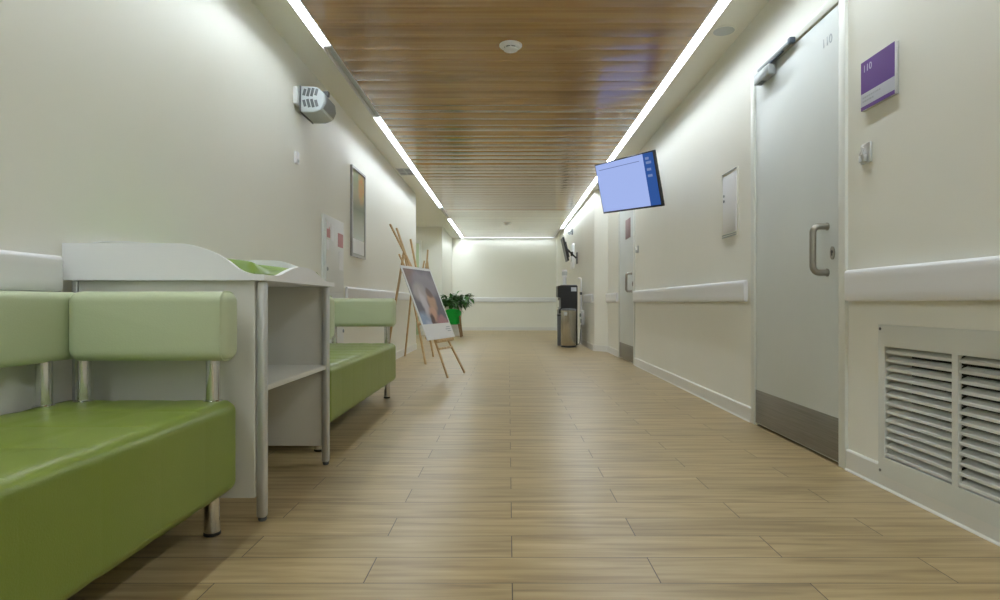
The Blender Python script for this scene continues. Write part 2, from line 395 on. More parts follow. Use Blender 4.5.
# ------------------------------------------------------------------ doors
def door(idx, y0, y1, near):
    """opening y0..y1 in the right wall (y0 nearer to camera). leaf with hinges at the far side"""
    dr = thing('door_%d' % idx, (RX, (y0+y1)/2, 0), None, None); dr['kind'] = 'structure'
    ly0, ly1, lz = y0+.02, y1-.02, 2.13
    f = MB()
    fx0, fx1 = RX-.014, RX+.10
    f.box(fx0, fx1, y0-.042, y0+.014, 0, 2.185, .003); f.box(fx0, fx1, y1-.014, y1+.042, 0, 2.185, .003); f.box(fx0, fx1, y0+.0135, y1-.0135, 2.137, 2.185, .003)
    f.build('door_frame', 'door_frame', dr)
    leaf = MB().box(RX-.006, RX+.04, ly0, ly1, .012, lz, .002).build('door_leaf', 'door', dr)
    k = MB().box(RX-.009, RX-.0055, ly0+.002, ly1-.002, .018, .218, .0008)
    k.build('kick_plate', 'steel', leaf)['label'] = 'brushed steel kick plate along the door bottom'
    hb = MB(); hy = ly0+.098; r = .03; x0 = RX-.006; x1 = RX-.078
    pts = [(x0, hy, 1.115), (x1+r, hy, 1.115)]
    for i in range(1, 7): a = PI/2*i/6; pts.append((x1+r-r*math.sin(a), hy, 1.115-r+r*math.cos(a)))
    for i in range(0, 7): a = PI/2*i/6; pts.append((x1+r-r*math.cos(a), hy, .895+r-r*math.sin(a)))
    pts.append((x0, hy, .895))
    hb.tube(pts, .015, 16)
    hb.lathe([(.019, 0), (.019, .004), (.016, .006)], 20, (x0-.0055, hy, 1.115), 'X'); hb.lathe([(.019, 0), (.019, .004), (.016, .006)], 20, (x0-.0055, hy, .895), 'X')
    hb.build('handle', 'satin', leaf)['label'] = 'D-shaped satin steel pull handle'
    lk = MB(); lk.lathe([(.023, -.004), (.023, .001), (.018, .005)], 24, (RX-.009, ly0+.05, .985), 'X')
    lk.bm.transform(Matrix.Translation((0, ly0+.05, .985)) @ Matrix.Diagonal((1, .8, 1.35, 1)) @ Matrix.Translation((0, -ly0-.05, -.985)))
    lo = lk.build('lock_plate', 'satin', leaf)
    MB().box(RX-.0145, RX-.0125, ly0+.046, ly0+.054, .972, .998).box(RX-.015, RX-.0125, ly0+.042, ly0+.058, .985, .995, .002).build('keyhole', 'black', leaf)
    return dr, leaf
d1, leaf1 = door(1, D1[0], D1[1], True)
on_right_wall(text_mb('110', .062), RX-.0066, 2.868, 2.0).build('door_number', 'text_grey', leaf1, smooth=False)['label'] = 'grey door number 110 near the top corner'
# closer on door 1
cl = MB(); cl.box(1.474, RX-.006, 3.41, 3.61, 2.055, 2.113, .005); co = cl.build('door_closer', 'closer', d1)
co['label'] = 'grey overhead door closer body with slide arm'
MB().box(1.492, RX-.014, 3.19, 3.60, 2.134, 2.150, .003).build('slide_rail', 'midgrey', co)
MB().box(1.485, RX-.014, 3.165, 3.20, 2.126, 2.158, .006).build('rail_end_cap', 'closer_dark', co)
MB().tube([(1.50, 3.50, 2.113), (1.50, 3.50, 2.126)], .011, 16).box(1.4935, 1.5065, 3.28, 3.51, 2.122, 2.131, .002).build('arm', 'closer_dark', co)
MB().box(1.484, 1.512, 3.52, 3.585, 2.0535, 2.0555).build('screw_cover', 'dgrey', co)
d2, leaf2 = door(2, D2[0], D2[1], False)
MB().box(RX-.010, RX-.0055, 7.49, 7.80, 1.575, 1.82, .001).build('door_sign', 'maroon', leaf2)['label'] = 'small maroon notice plate on the door'
for i in range(5): pass
# door in the alcove
d3 = thing('door_3', (-2.25, 13.99, 0), None, None); d3['kind'] = 'structure'
MB().box(-2.50, -2.445, 13.955, 13.9995, 0, 2.2, .003).box(-2.085, -2.03, 13.955, 13.9995, 0, 2.2, .003).box(-2.4455, -2.0845, 13.955, 13.9995, 2.14, 2.2, .003).build('door_frame', 'door_frame', d3)
MB().box(-2.443, -2.087, 13.97, 13.9985, .01, 2.138, .002).build('door_leaf', 'glass_green', d3)

# ------------------------------------------------------------------ wall guard rails
def rail(name, p0, p1, z0, z1, depth, label, n, brackets=True, group=None):
    """p0,p1: xy at wall line; n: unit normal out of the wall"""
    p0 = Vector(p0); p1 = Vector(p1); n = Vector(n); dirv = (p1-p0).normalized(); Ln = (p1-p0).length
    g = .014; c = .012
    hgt = z1-z0
    prof = [(g, z0+.012), (g+.004, z0+.002), (g+.01, z0), (depth-.012, z0), (depth-.004, z0+.004), (depth, z0+.014), (depth-.002, z0+hgt*.30), (depth-.001, z0+hgt*.5), (depth-.002, z0+hgt*.72),
            (depth, z1-.016), (depth-.004, z1-.005), (depth-.012, z1), (g+.01, z1), (g+.004, z1-.002), (g, z1-.012)]
    th = thing(name, (p0.x, p0.y, z0), label, 'wall rail', group)
    t = bmesh.new(); rings = []
    cz = (z0+z1)/2; cd = (g+depth)/2
    for s, k in ((0, .80), (.004, .93), (.012, 1), (Ln-.012, 1), (Ln-.004, .93), (Ln, .80)):
        rings.append([t.verts.new((p0.x+dirv.x*s+n.x*(g+(d_-g)*k if d_ > g else d_), p0.y+dirv.y*s+n.y*(g+(d_-g)*k if d_ > g else d_), cz+(z-cz)*(.9+.1*k if k < 1 else 1))) for d_, z in prof])
    m_ = len(prof)
    for i in range(5):
        for k in range(m_): t.faces.new((rings[i][k], rings[i][(k+1) % m_], rings[i+1][(k+1) % m_], rings[i+1][k]))
    t.faces.new(rings[0][::-1]); t.faces.new(rings[-1]); bmesh.ops.recalc_face_normals(t, faces=t.faces[:])
    b = MB(); b.join(t); b.build('rail_cover', 'rail', th)
    cnt = max(2, int(Ln/.30)+1); 
    for i in range(cnt):
        s = .08 + (Ln-.16)*i/(cnt-1)
        c_ = p0 + dirv*s
        ax = n*(g+.002)
        x0, x1 = sorted((c_.x - dirv.x*.02, c_.x + dirv.x*.02 + ax.x)); y0, y1 = sorted((c_.y - dirv.y*.02, c_.y + dirv.y*.02 + ax.y))
        MB().box(min(c_.x-abs(dirv.x)*.02, c_.x+ax.x), max(c_.x+abs(dirv.x)*.02, c_.x+ax.x), min(c_.y-abs(dirv.y)*.02, c_.y+ax.y), max(c_.y+abs(dirv.y)*.02, c_.y+ax.y), z0+.02, z1-.02).build('bracket', 'rail', th, False)
    return th
R0, R1 = .757, .895
rail('wall_guard_rail', (RX, -1.8), (RX, 2.662), R0, R1, .045, 'white plastic wall guard rail above the large louvred air grille', nr)
rail('wall_guard_rail', (RX, 3.80), (RX, 7.19), R0, R1, .045, 'white plastic wall guard rail between the two doors on the right wall', nr)
rail('wall_guard_rail', (RX, 8.305), (RX, 9.20), R0, R1, .045, 'short white wall guard rail just past the far right door', nr)
rail('wall_guard_rail', (1.344, 9.43), (1.339, 10.40), R0, R1, .045, 'short white wall guard rail beside the black water dispenser', nr)
rail('wall_guard_rail', (-1.52, FARY), (1.30, FARY), .775, .905, .045, 'long white guard rail across the far end wall', (0, -1))
rail('wall_guard_rail', (LX, -1.8), (LX, 1.985), .785, .905, .042, 'white wall guard rail behind the nearest green sofa', nl)
rail('wall_guard_rail', (LX, 5.50), (LX, 9.75), .79, .90, .042, 'white wall guard rail behind the easels on the left wall', nl)

# ------------------------------------------------------------------ louvred grille
g = thing('air_grille', (RX, 2.04, .055), 'large grey louvred air return grille low on the right wall', 'air grille')
fr = MB(); Y0, Y1, Z0, Z1 = 1.60, 2.46, .052, .662
wall_cells(fr, RX-.014, RX-.001, Y0, Y1, Z0, Z1, [(1.662, 2.012+.012, .128, .575), (2.052, 2.418, .128, .575)])
fr.build('frame', 'grille', g, smooth=False)
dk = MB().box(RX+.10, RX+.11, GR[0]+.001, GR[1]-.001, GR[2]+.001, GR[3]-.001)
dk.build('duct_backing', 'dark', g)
for (a, b_) in ((2.048, 2.422), (1.658, 2.028)):
    for i in range(13):
        z = .138 + i*.0345
        mb = MB()
        # blade: inner edge high, outer edge low, with a short lip
        pr = [(RX-.009, z-.004), (RX-.009, z+.006), (RX-.006, z+.0075), (RX+.022, z+.019), (RX+.022, z+.0165), (RX-.005, z+.004), (RX-.0065, z-.004)]
        mb.prism(pr, 'Y', a, b_)
        mb.build('louvre', 'grille', g, smooth=False)
for y, z in ((2.445, .645), (2.445, .07), (1.615, .645), (1.615, .07)):
    MB().lathe([(.006, -.001), (.006, .001), (.004, .003)], 12, (RX-.0165, y, z), 'X').build('screw', 'dgrey', g)

# ------------------------------------------------------------------ ceiling strip lights
def strip(x0, x1, y0, y1, label, mat='lit', grp=None):
    t = thing('strip_light', ((x0+x1)/2, (y0+y1)/2, CEIL), label, 'ceiling light', grp)
    vert = (y1-y0) > (x1-x0); e = .008
    h = MB()
    zt, zb = CEIL+.05, CEIL-.002
    h.box(x0, x1, y0, y1, CEIL+.0236, zt)
    if vert:
        h.box(x0, x0+e, y0, y1, zb, CEIL+.0235); h.box(x1-e, x1, y0, y1, zb, CEIL+.0235)
        h.box(x0+e, x1-e, y0, y0+.01, zb, CEIL+.0235); h.box(x0+e, x1-e, y1-.01, y1, zb, CEIL+.0235)
    else:
        h.box(x0, x1, y0, y0+e, zb, CEIL+.0235); h.box(x0, x1, y1-e, y1, zb, CEIL+.0235)
        h.box(x0, x0+.01, y0+e, y1-e, zb, CEIL+.0235); h.box(x1-.01, x1, y0+e, y1-e, zb, CEIL+.0235)
    if vert and x1 < -1: h.box(x0, x0+.003, y0, y1, CEIL-.016, zb)
    elif vert: h.box(x1-.003, x1, y0, y1, CEIL-.016, zb)
    h.build('housing', 'white', t, smooth=False)
    if vert: dd = MB().box(x0+e+.0005, x1-e-.0005, y0+.0105, y1-.0105, CEIL+.018, CEIL+.023)
    else: dd = MB().box(x0+.0105, x1-.0105, y0+e+.0005, y1-e-.0005, CEIL+.018, CEIL+.023)
    dd.build('diffuser', mat, t, smooth=False)
    return t
LA, LB = -1.283, -1.217; RA, RB = 1.227, 1.293
strip(LA, LB, -4.6, 4.14, 'lit ceiling strip nearest the camera on the left, above the wall speaker')
strip(LA, LB, 4.15, 5.71, 'dull unlit grey strip in the left ceiling light row', 'unlit')
strip(LA, LB, 5.72, 11.1, 'long lit ceiling strip on the left, above the framed picture')
strip(LA, LB, 11.11, 12.65, 'short unlit gap piece in the far left ceiling light row', 'unlit')
strip(LA, LB, 12.66, 16.30, 'short lit ceiling strip on the left nearest the end wall', 'lit_far')
strip(RA, RB, -4.6, 14.3, 'long continuous lit ceiling strip down the right side')
strip(RA, RB, 14.31, 16.30, 'short unlit piece ending the right ceiling light row', 'unlit')
strip(-2.66, -2.59, 10.3, 13.6, 'added out-of-view fill strip brightening the side alcove behind the left wall end', 'lit')  # added fill light, never in view: brightens the alcove and its end wall
strip(-1.215, 1.225, 16.225, 16.30, 'thin lit ceiling strip across the corridor end', 'lit_end')
struct('trim_1', MB().box(-1.216, 1.226, 16.30, 16.33, CEIL, CEIL+.05), 'gypsum')

# smoke detectors
def smoke(x, y, label, s=1):
    t = thing('smoke_detector', (x, y, CEIL), label, 'smoke detector')
    MB().lathe([(.078*s, 0), (.078*s, -.010), (.072*s, -.016), (.055*s, -.020)], 36, (x, y, CEIL-.001)).build('base_ring', 'white', t)
    MB().lathe([(.046*s, -.030), (.046*s, -.020)], 30, (x, y, CEIL)).build('sensor_gap', 'dgrey', t)
    b = MB(); b.lathe([(.050*s, -.030), (.048*s, -.038), (.030*s, -.046), (.008*s, -.048)], 30, (x, y, CEIL))
    for k in range(8): a = PI/4*k; b.tube([(x+.05*s*math.cos(a), y+.05*s*math.sin(a), CEIL-.0195), (x+.05*s*math.cos(a), y+.05*s*math.sin(a), CEIL-.031)], .004*s, 6)
    b.build('sensor_head', 'white', t)
smoke(.015, 4.12, 'round white smoke detector on the near wooden slat ceiling')
smoke(-.03, 13.25, 'small far smoke detector on the pale end of the ceiling')
t = thing('ceiling_speaker', (1.40, 3.90, CEIL), 'round flush grey speaker grille in the right ceiling border', 'speaker')
MB().lathe([(.075, 0), (.075, -.004), (.068, -.006)], 36, (1.40, 3.90, CEIL-.0005)).build('rim', 'gypsum', t)
MB().lathe([(.066, -.006), (.066, -.0075), (.06, -.008)], 36, (1.40, 3.90, CEIL-.0005)).build('mesh_cover', 'grey', t)
t = thing('ceiling_vent', (-1.385, 8.1, CEIL), 'small square ceiling vent beside the long left strip light', 'vent')
b = MB(); 
wall_cells(b, 0, .006, -.1, .1, -.2, .2, [(-.085, -.005, -.18, -.01), (-.085, -.005, .01, .18), (.005, .085, -.18, -.01), (.005, .085, .01, .18)])
b.bm.transform(Matrix(((0, 1, 0, -1.388), (0, 0, 1, 8.1), (1, 0, 0, CEIL-.0065), (0, 0, 0, 1)))); bmesh.ops.recalc_face_normals(b.bm, faces=b.bm.faces[:])
b.build('frame', 'alu', t, smooth=False)
b = MB().box(-1.475, -1.301, 7.91, 8.29, CEIL-.0015, CEIL-.0005)
b.build('opening', 'dgrey', t, smooth=False)
b = MB()
for i in range(9):
    yy = 7.93+i*.04
    if abs(yy-8.1) > .015: b.box(-1.475, -1.301, yy, yy+.008, CEIL-.005, CEIL-.002)
b.build('slats', 'alu', t, smooth=False)

# ------------------------------------------------------------------ cushions
def roundbox(x0, x1, y0, y1, z0, z1, r, seam_y=(), seam_x=(), amp=0.0, nseg=6, step=.02):
    """rounded box swept along Y with slightly puffed panels between seams"""
    hx, hz = (x1-x0)/2, (z1-z0)/2; cx, cz = (x0+x1)/2, (z0+z1)/2
    prof = []
    def arc(cx_, cz_, a0):
        for i in range(nseg+1):
            a = a0 + PI/2*i/nseg; prof.append((cx_+math.cos(a)*r, cz_+math.sin(a)*r, math.cos(a), math.sin(a)))
    def line(p, q, n):
        L_ = math.hypot(q[0]-p[0], q[1]-p[1]); k = max(1, int(L_/.02))
        for i in range(1, k): t_ = i/k; prof.append((p[0]+(q[0]-p[0])*t_, p[1]+(q[1]-p[1])*t_, *n))
    arc(hx-r, hz-r, 0); line((hx-r, hz), (-hx+r, hz), (0, 1)); arc(-hx+r, hz-r, PI/2); line((-hx, hz-r), (-hx, -hz+r), (-1, 0))
    arc(-hx+r, -hz+r, PI); line((-hx+r, -hz), (hx-r, -hz), (0, -1)); arc(hx-r, -hz+r, 3*PI/2); line((hx, -hz+r), (hx, hz-r), (1, 0))
    ys = []
    for i in range(nseg+1): a = PI/2*i/nseg; ys.append((y0+r-r*math.cos(a), r-r*math.sin(a)))
    n = max(1, int((y1-y0-2*r)/step))
    for i in range(1, n): ys.append((y0+r+(y1-y0-2*r)*i/n, 0))
    for i in range(nseg+1): a = PI/2*(1-i/nseg); ys.append((y1-r+r*math.cos(a), r-r*math.sin(a)))
    for s_ in seam_y:
        for dd in (-.006, -.002, .002, .006): ys.append((s_+dd, 0))
    ys.sort()
    sy = sorted([y0, y1, *seam_y]); sx = sorted([x0, x1, *seam_x])
    def puff(v, S):
        for a, b in zip(S[:-1], S[1:]):
            if a <= v <= b: u = abs(2*(v-a)/(b-a)-1); return 1-u**6
        return 0
    def groove(v, S): return min([abs(v-s) for s in S] + [9])
    t = bmesh.new(); rings = []
    for y, inset in ys:
        ring = []
        k = 1 - inset/r if r else 1
        for px, pz, nx, nz in prof:
            # shrink towards the profile's inner rectangle
            X = px - nx*inset; Z = pz - nz*inset
            d_ = amp*puff(y, sy)*(.12 if nx > .5 else 1)
            if nz > .7 and seam_x: d_ *= puff(cx+px, sx)
            ring.append(t.verts.new((cx+X+nx*d_, y, cz+Z+nz*d_)))
        rings.append(ring)
    m_ = len(prof)
    for i in range(len(rings)-1):
        for k in range(m_): t.faces.new((rings[i][k], rings[i][(k+1) % m_], rings[i+1][(k+1) % m_], rings[i+1][k]))
    t.faces.new(rings[0][::-1]); t.faces.new(rings[-1]); bmesh.ops.remove_doubles(t, verts=t.verts[:], dist=1e-6)
    bmesh.ops.recalc_face_normals(t, faces=t.faces[:])
    b = MB(); b.join(t); return b

# ------------------------------------------------------------------ sofas
def make_sofa():
    y0, y1 = .20, 1.99
    t = thing('sofa', (-1.18, 1.095, 0), None, 'sofa')
    seams = [y0 + (y1-y0)*i/8 for i in range(1, 8)]
    st = roundbox(-1.462, -.893, y0, y1, .137, .430, .034, seams, (-1.29, -1.09), .004).build('seat', 'seat', t)
    bk = roundbox(-1.464, -1.398, y0+.012, y1-.008, .567, .785, .026, (), (), 0).build('backrest', 'cush', t)
    bk['label'] = 'pale green backrest cushion'
    for (a, b_) in ((y1-.105, y1+.002), (y0-.002, y0+.105)):
        ar = roundbox(-1.3975, -.889, a, b_, .565, .787, .034, (), (), 0).build('armrest', 'cush', t)
        ar['label'] = 'pale green armrest cushion on chrome posts'
        pp = MB()  # piping round the end panel
        for xe in (-.908,):
            pts = []
            ya, yb, za, zb, rr = a+.004, b_-.004, .569, .783, .034
            for (cy, cz, a0) in ((yb-rr, zb-rr, 0), (ya+rr, zb-rr, PI/2), (ya+rr, za+rr, PI), (yb-rr, za+rr, 1.5*PI)):
                for i in range(6): q = a0+PI/2*i/5; pts.append((xe, cy+(rr+.0035)*math.cos(q), cz+(rr+.0035)*math.sin(q)))
            pts.append(pts[0]); pp.tube(pts, .0022, 6)
        pp.build('piping', 'cush', ar)
    for (x, y) in ((-.958, y1-.045), (-.958, y0+.045), (-1.432, y1-.14), (-1.432, y0+.14), (-1.432, 1.095), (-1.375, y1-.05), (-1.375, y0+.05)):
        b = MB().tube([(x, y, .425), (x, y, .578)], .022, 20)
        b.lathe([(.030, .429), (.030, .433), (.026, .437)], 20, (x, y, 0))
        b.build('post', 'chrome', t)
    for (x, y) in ((-.958, y1-.05), (-.958, y0+.05), (-1.40, y1-.05), (-1.40, y0+.05)):
        lg = MB().tube([(x, y, .012), (x, y, .142)], .024, 20).build('leg', 'chrome', t)
        MB().lathe([(.022, 0.0), (.026, .003), (.026, .010), (.022, .013)], 20, (x, y, 0)).build('foot_cap', 'black', lg)
    return t
def copy_tree(o, parent=None):
    c = o.copy(); C.objects.link(c)
    if parent: c.parent = parent
    for ch in [x for x in scene.objects if x.parent == o]: copy_tree(ch, c)
    return c
s1 = make_sofa(); s2 = copy_tree(s1); s2.location.y += 2.79
tag(s1, 'nearest green sofa, cut off by the left edge, in front of the changing table', group='green waiting sofas')
tag(s2, 'farther green sofa between the white changing table and the easels', group='green waiting sofas')

# ------------------------------------------------------------------ changing table
TY0, TY1 = 2.02, 2.835
t = thing('changing_table', (-1.17, 2.43, 0), 'white laminate baby changing table with curved guard boards between two sofas', 'changing table')
for (a, b_) in ((2.045, 2.063), (2.792, 2.81)):
    MB().box(-1.465, -.866, a, b_, .085, .826, .0015).build('side_panel', 'lam', t)
MB().box(-1.462, -.845, 2.0632, 2.7918, .443, .463, .002).build('shelf', 'lam', t)
for (y, x) in ((2.070, -.849), (2.789, -.849), (2.054, -1.475), (2.801, -1.475)):
    w = .031 if x > -1 else .018
    lg = MB().box(x-w/2-.001, x+w/2, y-.016, y+.016, .012, .8262, .009 if w > .02 else .004, 3).build('leg', 'alu', t)
    MB().lathe([(.012, 0), (.014, .004), (.014, .013)], 16, (x, y, 0)).build('foot', 'dgrey', lg)
MB().box(-1.30, -1.27, 2.785, 2.79, .43, .442).build('shelf_clip', 'alu', t)
MB().box(-.878, -.845, 2.0635, 2.068, .452, .458).build('edge_clip', 'satin', t)
top = MB().box(-1.4865, -.8405, TY0+.0185, TY1-.0185, .8266, .842).build('tray_top', 'white', t)
def smoothp(pts, n=6):   # catmull-rom
    out = []
    P = [pts[0]]+pts+[pts[-1]]
    for i in range(1, len(P)-2):
        for k in range(n):
            u = k/n; p0, p1, p2, p3 = P[i-1], P[i], P[i+1], P[i+2]
            out.append(tuple(.5*((2*p1[j])+(-p0[j]+p2[j])*u+(2*p0[j]-5*p1[j]+4*p2[j]-p3[j])*u*u+(-p0[j]+3*p1[j]-3*p2[j]+p3[j])*u**3) for j in (0, 1)))
    out.append(pts[-1]); return out
side = smoothp([(-1.503, .952), (-1.30, .952), (-1.12, .951), (-1.06, .944), (-.991, .920), (-.944, .892), (-.907, .864), (-.869, .850), (-.822, .846)])
prof = [(-1.503, .8266), *side, (-.822, .8266)]
for (a, b_) in ((TY0, TY0+.018), (TY1-.018, TY1)):
    MB().prism(prof, 'Y', a, b_).build('end_guard', 'white', t)
fr_ = smoothp([(TY0+.0182, .846), (2.10, .846), (2.16, .850), (2.23, .868), (2.33, .888), (2.43, .893), (2.53, .886), (2.62, .866), (2.69, .850), (2.75, .846), (TY1-.0182, .846)])
MB().prism([(TY0+.0182, .8266), *fr_, (TY1-.0182, .8266)], 'X', -.840, -.822).build('front_guard', 'white', t)
bk_ = smoothp([(TY0+.0182, .950), (2.09, .953), (2.15, .964), (2.22, .979), (2.32, .990), (2.46, .994), (2.57, .984), (2.68, .962), (2.75, .952), (TY1-.0182, .950)])
MB().prism([(TY0+.0182, .8266), *bk_, (TY1-.0182, .8266)], 'X', -1.503, -1.487).build('back_guard', 'white', t)
# pad
b = bmesh.new(); NX, NY = 26, 30; px0, px1, py0, py1 = -1.475, -.865, 2.050, 2.805; top_ = []; bot = []
for i in range(NX+1):
    r_ = []; q_ = []
    for j in range(NY+1):
        u = i/NX; v = j/NY; x = px0+(px1-px0)*u; y = py0+(py1-py0)*v
        e = abs(2*v-1); bol = max(0, (e-.55)/.45); bol = bol*bol*(3-2*bol)
        edge = min(1, min(u, 1-u)*NX/2.0, min(v, 1-v)*NY/2.0)
        hgt = .036 + .060*bol*(1 if u < .55 else max(.25, 1-(u-.55)*1.6)) + .035*max(0, 1-u*6)
        hgt = .012 + (hgt-.012)*math.sqrt(max(0, 1-(1-edge)**2))
        r_.append(b.verts.new((x, y, .8425+hgt))); q_.append(b.verts.new((x, y, .8425)))
    top_.append(r_); bot.append(q_)
for i in range(NX):
    for j in range(NY):
        b.faces.new((top_[i][j], top_[i+1][j], top_[i+1][j+1], top_[i][j+1])); b.faces.new((bot[i][j], bot[i][j+1], bot[i+1][j+1], bot[i+1][j]))
for i in range(NX):
    b.faces.new((bot[i][0], bot[i+1][0], top_[i+1][0], top_[i][0])); b.faces.new((top_[i][NY], top_[i+1][NY], bot[i+1][NY], bot[i][NY]))
for j in range(NY):
    b.faces.new((top_[0][j], top_[0][j+1], bot[0][j+1], bot[0][j])); b.faces.new((bot[NX][j], bot[NX][j+1], top_[NX][j+1], top_[NX][j]))
bmesh.ops.recalc_face_normals(b, faces=b.faces[:])
o = MB(); o.bm.free(); o.bm = b
tag(o.build('changing_pad', 'pad', None, True, (-1.17, 2.43, .8425)), 'green padded changing mat lying in the white tray of the changing table', 'changing mat')

# ------------------------------------------------------------------ things on the left wall
# two-sided wall speaker
sx, sy0, sy1, sz0, sz1 = -1.47, 4.24, 4.52, 2.10, 2.285
t = thing('wall_speaker', (LX, 4.38, 2.1), 'grey box wall speaker with slotted ends high on the left wall', 'speaker')
MB().box(LX+.0005, LX+.028, 4.20, 4.33, 2.15, 2.27, .004).build('junction_box', 'white', t)
MB().box(LX+.0005, sx-.006, 4.34, 4.44, 2.14, 2.25, .003).build('wall_bracket', 'grey', t)
MB().box(sx-.008, sx+.002, sy0-.004, sy1+.004, sz0-.004, sz1+.004, .006).build('back_shell', 'dgrey', t)
body = [(sx+.002, sz0), (sx+.002, sz1), (sx+.115, sz1-.006), (sx+.165, sz1-.05), (sx+.172, sz1-.115), (sx+.15, sz0+.022), (sx+.10, sz0)]
bd = MB().prism(body, 'Y', sy0, sy1, .006).build('body', 'grey', t)
for cx_ in (0,):
    for zz, cr_ in ((sz1-.045, 1), (sz0+.062, -1)):
        for i in range(4):
            x = sx+.028+i*.028; hh = .030 if i in (1, 2) else .024
            q = MB(); q.bm.transform(Matrix()); q.box(x-.010, x+.010, sy0-.0025, sy0+.001, zz-hh, zz+hh, .001)
            q.bm.transform(Matrix.Translation((x, 0, zz)) @ Matrix.Rotation(.25*cr_, 4, 'Y') @ Matrix.Translation((-x, 0, -zz)))
            q.build('end_slot', 'dgrey', bd)
MB().prism([(sx+.168, sz1-.056), (sx+.177, sz1-.114), (sx+.158, sz0+.030), (sx+.14, sz0+.030), (sx+.155, sz1-.06)], 'Y', sy0+.02, sy1-.02).build('front_mesh', 'midgrey', bd)
MB().box(sx+.10, sx+.16, 4.36, 4.40, sz1-.03, sz1+.006, .004).build('volume_dial', 'dgrey', t)

t = thing('wall_sensor', (LX, 4.25, 1.74), 'small white plastic sensor on the left wall below the speaker', 'sensor')
MB().box(LX+.0005, LX+.022, 4.215, 4.275, 1.735, 1.82, .005).build('housing', 'white', t)
MB().box(LX+.021, LX+.026, 4.23, 4.26, 1.745, 1.765, .002).build('lens', 'grey', t)

# framed picture
pic = thing('framed_picture', (LX, 5.98, 1.2), 'tall narrow framed picture under glass on the left wall', 'picture')
f = MB(); wall_cells(f, LX+.0005, LX+.024, 5.716, 6.248, 1.2, 2.07, [(5.738, 6.226, 1.222, 2.048)])
f.build('picture_frame', 'frame', pic, smooth=False)
MB().box(LX+.001, LX+.014, 5.7385, 6.2255, 1.2225, 2.0475).build('print', 'wallart', pic, False, (LX, 5.738, 1.2))
MB().box(LX+.0145, LX+.0155, 5.76, 6.20, 1.235, 1.375).build('white_sheet', 'card', pic, False)

# fire cabinet
cb = thing('fire_cabinet', (LX, 5.14, .2), 'white wall cabinet with red and white stickers behind the farther sofa', 'cabinet')
MB().box(LX+.0005, LX+.016, 4.84, 5.44, .0935, 1.475, .003).build('body', 'cab', cb)
dU = MB().box(LX+.0165, LX+.026, 4.875, 5.405, .84, 1.44, .003).build('door', 'cab', cb)
dL = MB().box(LX+.0165, LX+.026, 4.875, 5.405, .20, .80, .003).build('door', 'cab', cb)
xx = LX+.0265
for i, (a, b_, c, d_, mm) in enumerate(((4.90, 4.99, 1.29, 1.36, 'red'), (4.90, 4.99, 1.36, 1.42, 'white'), (5.02, 5.10, 1.27, 1.41, 'white'), (5.22, 5.38, 1.24, 1.36, 'red'), (5.25, 5.37, 1.04, 1.20, 'white'), (4.89, 4.96, 1.19, 1.27, 'white'))):
    MB().box(xx-.0005, xx+.0008, a, b_, c, d_).build('sticker', mm, dU, False)
MB().prism([(4.945, 1.355), (4.965, 1.385), (4.975, 1.36), (4.96, 1.345), (4.935, 1.345)], 'X', xx+.0008, xx+.002).build('flame_mark', 'red', dU, False)
MB().lathe([(.016, 0), (.016, .004), (.012, .008)], 16, (xx-.001, 4.915, 1.03), 'X').build('lock', 'midgrey', dU)
MB().lathe([(.016, 0), (.016, .004), (.012, .008)], 16, (xx-.001, 5.385, .50), 'X').build('lock', 'midgrey', dL)

# ------------------------------------------------------------------ things on the right wall
t = thing('door_sign_plate', (1.52, 2.46, 1.57), 'purple and grey room sign 110 beside the near door', 'sign')
MB().box(1.514, RX-.0005, 2.349, 2.577, 1.570, 1.778, .002).build('backing', 'alu', t)
MB().box(1.5125, 1.5142, 2.352, 2.575, 1.641, 1.776).build('purple_panel', 'purple', t, False)
MB().box(1.5125, 1.5142, 2.352, 2.575, 1.587, 1.6405).build('name_strip', 'sign_grey', t, False)
MB().box(1.5125, 1.5142, 2.352, 2.575, 1.571, 1.5865).build('lower_edge', 'purple', t, False)
on_right_wall(text_mb('110', .042), 1.5121, 2.528, 1.742).build('number', 'text_lt', t, smooth=False)
b = MB(); rnd2 = random.Random(3)
for row, z in enumerate((1.622, 1.606)):
    y = 2.562
    while y > (2.44 if row == 0 else 2.49):
        w = rnd2.uniform(.006, .016); b.box(1.5119, 1.5126, y-w, y, z-.0035, z+.0035); y -= w+.004
b.build('small_print', 'text_grey', t, smooth=False)
def hook(y, z, label):
    t = thing('wall_bracket', (RX, y, z), label, 'wall bracket')
    MB().box(RX-.012, RX-.0005, y-.035, y+.035, z, z+.085, .004).build('plate', 'alu', t)
    MB().box(RX-.030, RX-.0118, y-.02, y+.02, z+.004, z+.038, .005).build('holder', 'alu', t)
    MB().tube([(RX-.012, y+.02, z+.03), (RX-.030, y+.005, z+.038), (RX-.034, y-.022, z+.062)], .005, 8).build('clip', 'white', t)
hook(2.555, 1.345, 'small silver wall holder under the purple room sign')
hook(7.08, 1.34, 'tiny silver wall holder beside the far right door')
t = thing('access_panel', (RX, 4.12, 1.22), 'flat white service panel on the right wall between the doors', 'access panel')
MB().box(RX-.006, RX-.0005, 3.985, 4.275, 1.205, 1.66, .001).build('panel_frame', 'wall', t)
pn = MB().box(RX-.011, RX-.0062, 4.005, 4.255, 1.235, 1.635, .002).build('panel_door', 'white', t)
for z in (1.50, 1.463): MB().lathe([(.010, 0), (.010, .002), (.007, .004)], 14, (RX-.015, 4.225, z), 'X').build('panel_lock', 'dgrey' if z < 1.48 else 'midgrey', pn)
for z in (1.652, 1.222, 1.208): MB().box(RX-.0125, RX-.0062, 4.01, 4.27, z, z+.005).build('vent_slot', 'midgrey', t)

